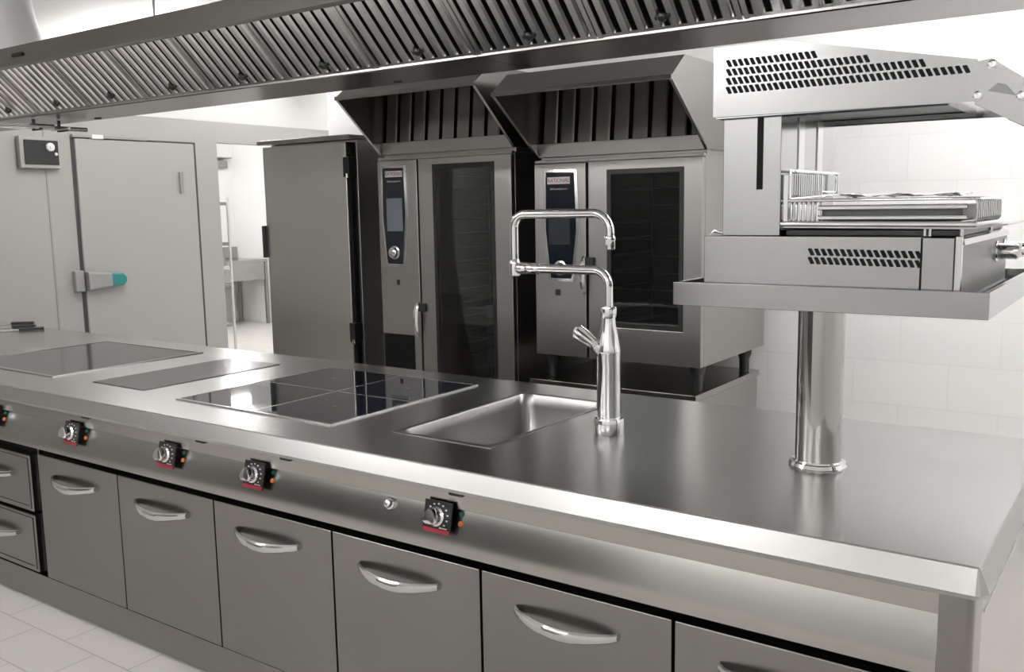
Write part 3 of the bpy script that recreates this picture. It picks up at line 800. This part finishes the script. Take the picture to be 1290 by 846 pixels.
o1, o1d, o1c = oven('combi_oven', 'tall combi oven between the chiller and the shorter oven', -3.220, -2.350, .12, 1.820, -2.942,
    (-2.838, -2.450, .42, 1.777), [(-3.176, 1.768), (-3.034, 1.765), (-3.028, 1.528), (-3.054, 1.270), (-3.160, 1.272), (-3.182, 1.529)],
    (-3.160, -3.040, 1.722, 1.754), (-3.156, -3.046, 1.441, 1.612), (-3.108, 1.328), (-2.954, .887, 1.073), 'screen', .76, True)
fin('hand_shower_recess', B().box(-3.211, -2.994, OY-.002, OY+.001, .55, .893), 'black', o1c)
fin('sensor_hole', B().box(-3.106, -3.086, OY-.0015, OY+.001, 1.158, 1.185), 'rubber', o1c)
for z0_, z1_ in ((1.01, 1.075), (.935, .985), (.875, .925), (.76, .86)):
    fin('window_patch', B().box(-2.520, -2.462, OY+.0015, OY+.0025, z0_, z1_), 'greyp', o1d)  # grey rectangles set just behind the window pane
for x_ in (-3.17, -2.40):
    for y_ in (OY+.08, OY+.66): fin('leg', B().cyl((x_, y_, 0), (x_, y_, .12), .022), 'rubber', o1, smooth=True)
for x_ in (-2.17, -1.42):
    for y_ in (OY+.075, OY+.63):
        fin('leg', B().lathe((x_, y_, .7435), [(.022, 0), (.024, .004), (.024, .06), (.034, .085), (.036, .1115)], 20), 'rubber', o2, smooth=True)
# stand under the shorter oven
stn = thing('oven_stand', 'steel cabinet stand under the shorter combi oven', 'stand', (-1.8, 2.25, 0))
fin('stand_top', B().box(-2.225, -1.369, 1.845, 2.60, .713, .743), 'steelx', stn, bevel=.003)
fin('stand_body', B().box(-2.215, -1.375, 1.87, 2.59, .10, .712), 'steelx', stn, bevel=.003)
for x_ in (-2.17, -1.42):
    for y_ in (1.93, 2.53): fin('foot', B().cyl((x_, y_, 0), (x_, y_, .10), .02), 'rubber', stn, smooth=True)

# oven hoods
def oven_hood(x0, x1, zf, zb, lip, topf, label):
    """zf: level of the lower edge over the oven; lip, topf: (y,z) of front lip and of upper front edge"""
    t = thing('oven_hood', label, 'extractor hood', ((x0+x1)/2, 2.2, zf))
    yb = 2.66
    poly = [lip, topf, (yb, topf[1]), (yb, zf), (OY+.030, zf)]
    for xa, xb in ((x0, x0+.006), (x1-.006, x1)):
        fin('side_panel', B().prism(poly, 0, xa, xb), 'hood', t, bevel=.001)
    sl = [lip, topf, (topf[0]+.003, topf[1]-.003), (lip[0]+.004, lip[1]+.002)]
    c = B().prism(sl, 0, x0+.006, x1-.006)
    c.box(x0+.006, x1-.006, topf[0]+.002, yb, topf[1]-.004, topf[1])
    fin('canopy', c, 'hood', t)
    fin('front_lip', B().prism([(lip[0]-.003, lip[1]-.012), (lip[0]+.004, lip[1]-.014), (lip[0]+.008, lip[1]+.004), (lip[0]-.003, lip[1]+.006)], 0, x0, x1), 'steelx', t, bevel=.001)
    for xa in (x0, x1-.014):       # sloping cheek flange
        a = Vector((0, OY+.026, zf)); b_ = Vector((0, lip[0], lip[1]-.006))
        fin('cheek_flange', B().loops([[(xa, a.y, a.z), (xa+.014, a.y, a.z), (xa+.014, b_.y, b_.z), (xa, b_.y, b_.z)], [(xa, a.y+.004, a.z+.004), (xa+.014, a.y+.004, a.z+.004), (xa+.014, b_.y+.004, b_.z+.004), (xa, b_.y+.004, b_.z+.004)]], True, True), 'steelx', t)
    z1 = zf+.062
    fin('base_strip', B().box(x0+.007, x1-.007, OY+.030, OY+.045, zf, z1), 'oven', t, bevel=.002)
    # filter with vertical baffles
    f0 = Vector((0, OY+.055, z1-.012)); f1 = Vector((0, OY+.085, topf[1]-.006)); u = (f1-f0).normalized(); nv = Vector((0, -u.z, u.y))
    m = Matrix.Identity(4); m.col[0] = (1, 0, 0, 0); m.col[1] = (*u, 0); m.col[2] = (*nv, 0); m.col[3] = (x0+.008, f0.y, f0.z, 1)
    LL = (f1-f0).length; WW = x1-x0-.016
    fl_ = fin('filter', B().box(0, WW, 0, LL, -.030, -.026, m), 'hood', t)
    bk = B().box(.002, WW-.002, .0, LL, -.0255, -.024, m); fin('filter_backing', bk, 'black', fl_)
    nb = 9; w = WW/nb; bb_ = B()
    for k in range(nb):
        c_ = w*(k+.5); hw = w*.40
        P_ = [(c_-hw, -.014), (c_-hw, -.002), (c_-hw*.8, .003), (c_+hw*.8, .003), (c_+hw, -.002), (c_+hw, -.014)]
        bb_.loops([[m @ Vector((q[0], s, q[1])) for q in P_] for s in (.004, LL-.004)], True, True)
    bb_.box(0, WW, 0, .014, -.026, .0, m)
    fin('baffles', bb_, 'hood', fl_)
    return t
oven_hood(-2.222, -1.362, 1.7835, 1.845, (1.572, 2.048), (1.692, 2.140), 'steel canopy hood with open sides on top of the shorter combi oven')
oven_hood(-3.222, -2.345, 1.8400, 1.90, (1.612, 2.112), (1.735, 2.200), 'steel canopy hood mounted on top of the tall combi oven')
for nm_ in ('a',):
    fin('hood_spacer', B().box(-2.21, -1.375, OY+.05, 2.64, 1.7655, 1.783), 'oven', o2)
    fin('hood_spacer', B().box(-3.21, -2.355, OY+.05, 2.64, 1.8205, 1.8395), 'oven', o1)

# ------------------------------------------------------------------ chiller cabinet
ch = thing('blast_chiller', 'plain steel upright refrigerator cabinet left of the ovens', 'refrigerator', (-3.83, 2.3, 0))
fin('body', B().box(-4.165, -3.462, 2.000, 2.66, .10, 1.940), 'chill', ch, bevel=.003)
cd = fin('door', B().box(-4.184, -3.500, 1.950, 1.996, .15, 1.928), 'chill', ch, bevel=.005)
fin('top_cover', B().box(-4.215, -3.455, 1.935, 2.66, 1.941, 1.966), 'steelx', ch, bevel=.003)
fin('door_handle', B().box(-4.205, -4.180, 1.930, 1.975, 1.28, 1.47), 'rubber', cd, bevel=.004)
fin('door_gasket', B().box(-3.499, -3.478, 1.962, 1.999, .16, 1.925), 'black', ch)
for z_ in (1.79, .87): 
    h_ = fin('hinge', B().box(-3.512, -3.468, 1.936, 1.999, z_-.055, z_+.055), 'rubber', cd, bevel=.004)
    fin('hinge_pin', B().cyl((-3.476, 1.930, z_-.06), (-3.476, 1.930, z_-.035), .008), 'chrome', h_, smooth=True)
for x_ in (-4.12, -3.51):
    for y_ in (2.05, 2.6): fin('leg', B().cyl((x_, y_, 0), (x_, y_, .10), .02), 'rubber', ch, smooth=True)

# ------------------------------------------------------------------ knives at the far left of the worktop
def knife(x, y, rz, ln, z, label):
    t = thing('kitchen_knife', label, 'knife', (x, y, z))
    R_ = Matrix.Translation((x, y, z)) @ Matrix.Rotation(rz, 4, 'Z')
    hp = B().loops([[R_ @ Vector((s, a, b_)) for a, b_ in ((-w, 0.002), (-w, .014), (0, .019), (w, .014), (w, .002), (0, 0))] for s, w in ((0, .010), (.01, .014), (.07, .012), (.12, .015), (.13, .011))], True, True)
    fin('handle', hp, 'rubber', t, bevel=.001)
    bl = B().loops([[R_ @ Vector(p) for p in ((0, -.016, z_), (0, .016, z_), (-ln*.8, .012, z_), (-ln, -.012, z_))] for z_ in (.007, .010)], True, True)
    fin('blade', bl, 'chrome', t)
    return t
knife(-5.46, 1.035, math.radians(42), .20, .9012, 'black-handled knife at the far left worktop edge, rearmost of three')
knife(-5.30, .960, math.radians(40), .20, .9012, 'black-handled knife with bright bolster, middle of the three on the worktop')
knife(-5.12, .905, math.radians(55), .18, .9012, 'knife with short black handle tip, frontmost of the three on the worktop')

# ------------------------------------------------------------------ camera
cam = bpy.data.cameras.new('camera'); co_ = bpy.data.objects.new('camera', cam); col.objects.link(co_)
cam.sensor_width = 36; cam.lens = 1172.609/1290*36; cam.clip_start = .05; cam.clip_end = 60
r_ = Vector((.81829621, .57453754, -.01726076)); u_ = Vector((-.06521782, .1226394, .99030612)); f_ = Vector((-.57108489, .80923803, -.13782544))
mw = Matrix.Identity(4)
mw.col[0] = (*r_, 0); mw.col[1] = (*u_, 0); mw.col[2] = (*(-f_), 0); mw.col[3] = (.24351811, -1.79451811, 1.55992258, 1)
co_.matrix_world = mw
scene.camera = co_

w = bpy.data.worlds.new('world'); scene.world = w; w.use_nodes = True
w.node_tree.nodes['Background'].inputs[0].default_value = (.8, .82, .85, 1)
w.node_tree.nodes['Background'].inputs[1].default_value = .3
scene.view_settings.view_transform = 'Standard'; scene.view_settings.look = 'None'
scene.view_settings.gamma = 1; scene.view_settings.use_curve_mapping = False
scene.view_settings.exposure = 0.36
scene.cycles.max_bounces = 10; scene.cycles.glossy_bounces = 6; scene.cycles.diffuse_bounces = 5
scene.cycles.sample_clamp_indirect = 6
scene.cycles.use_denoising = True
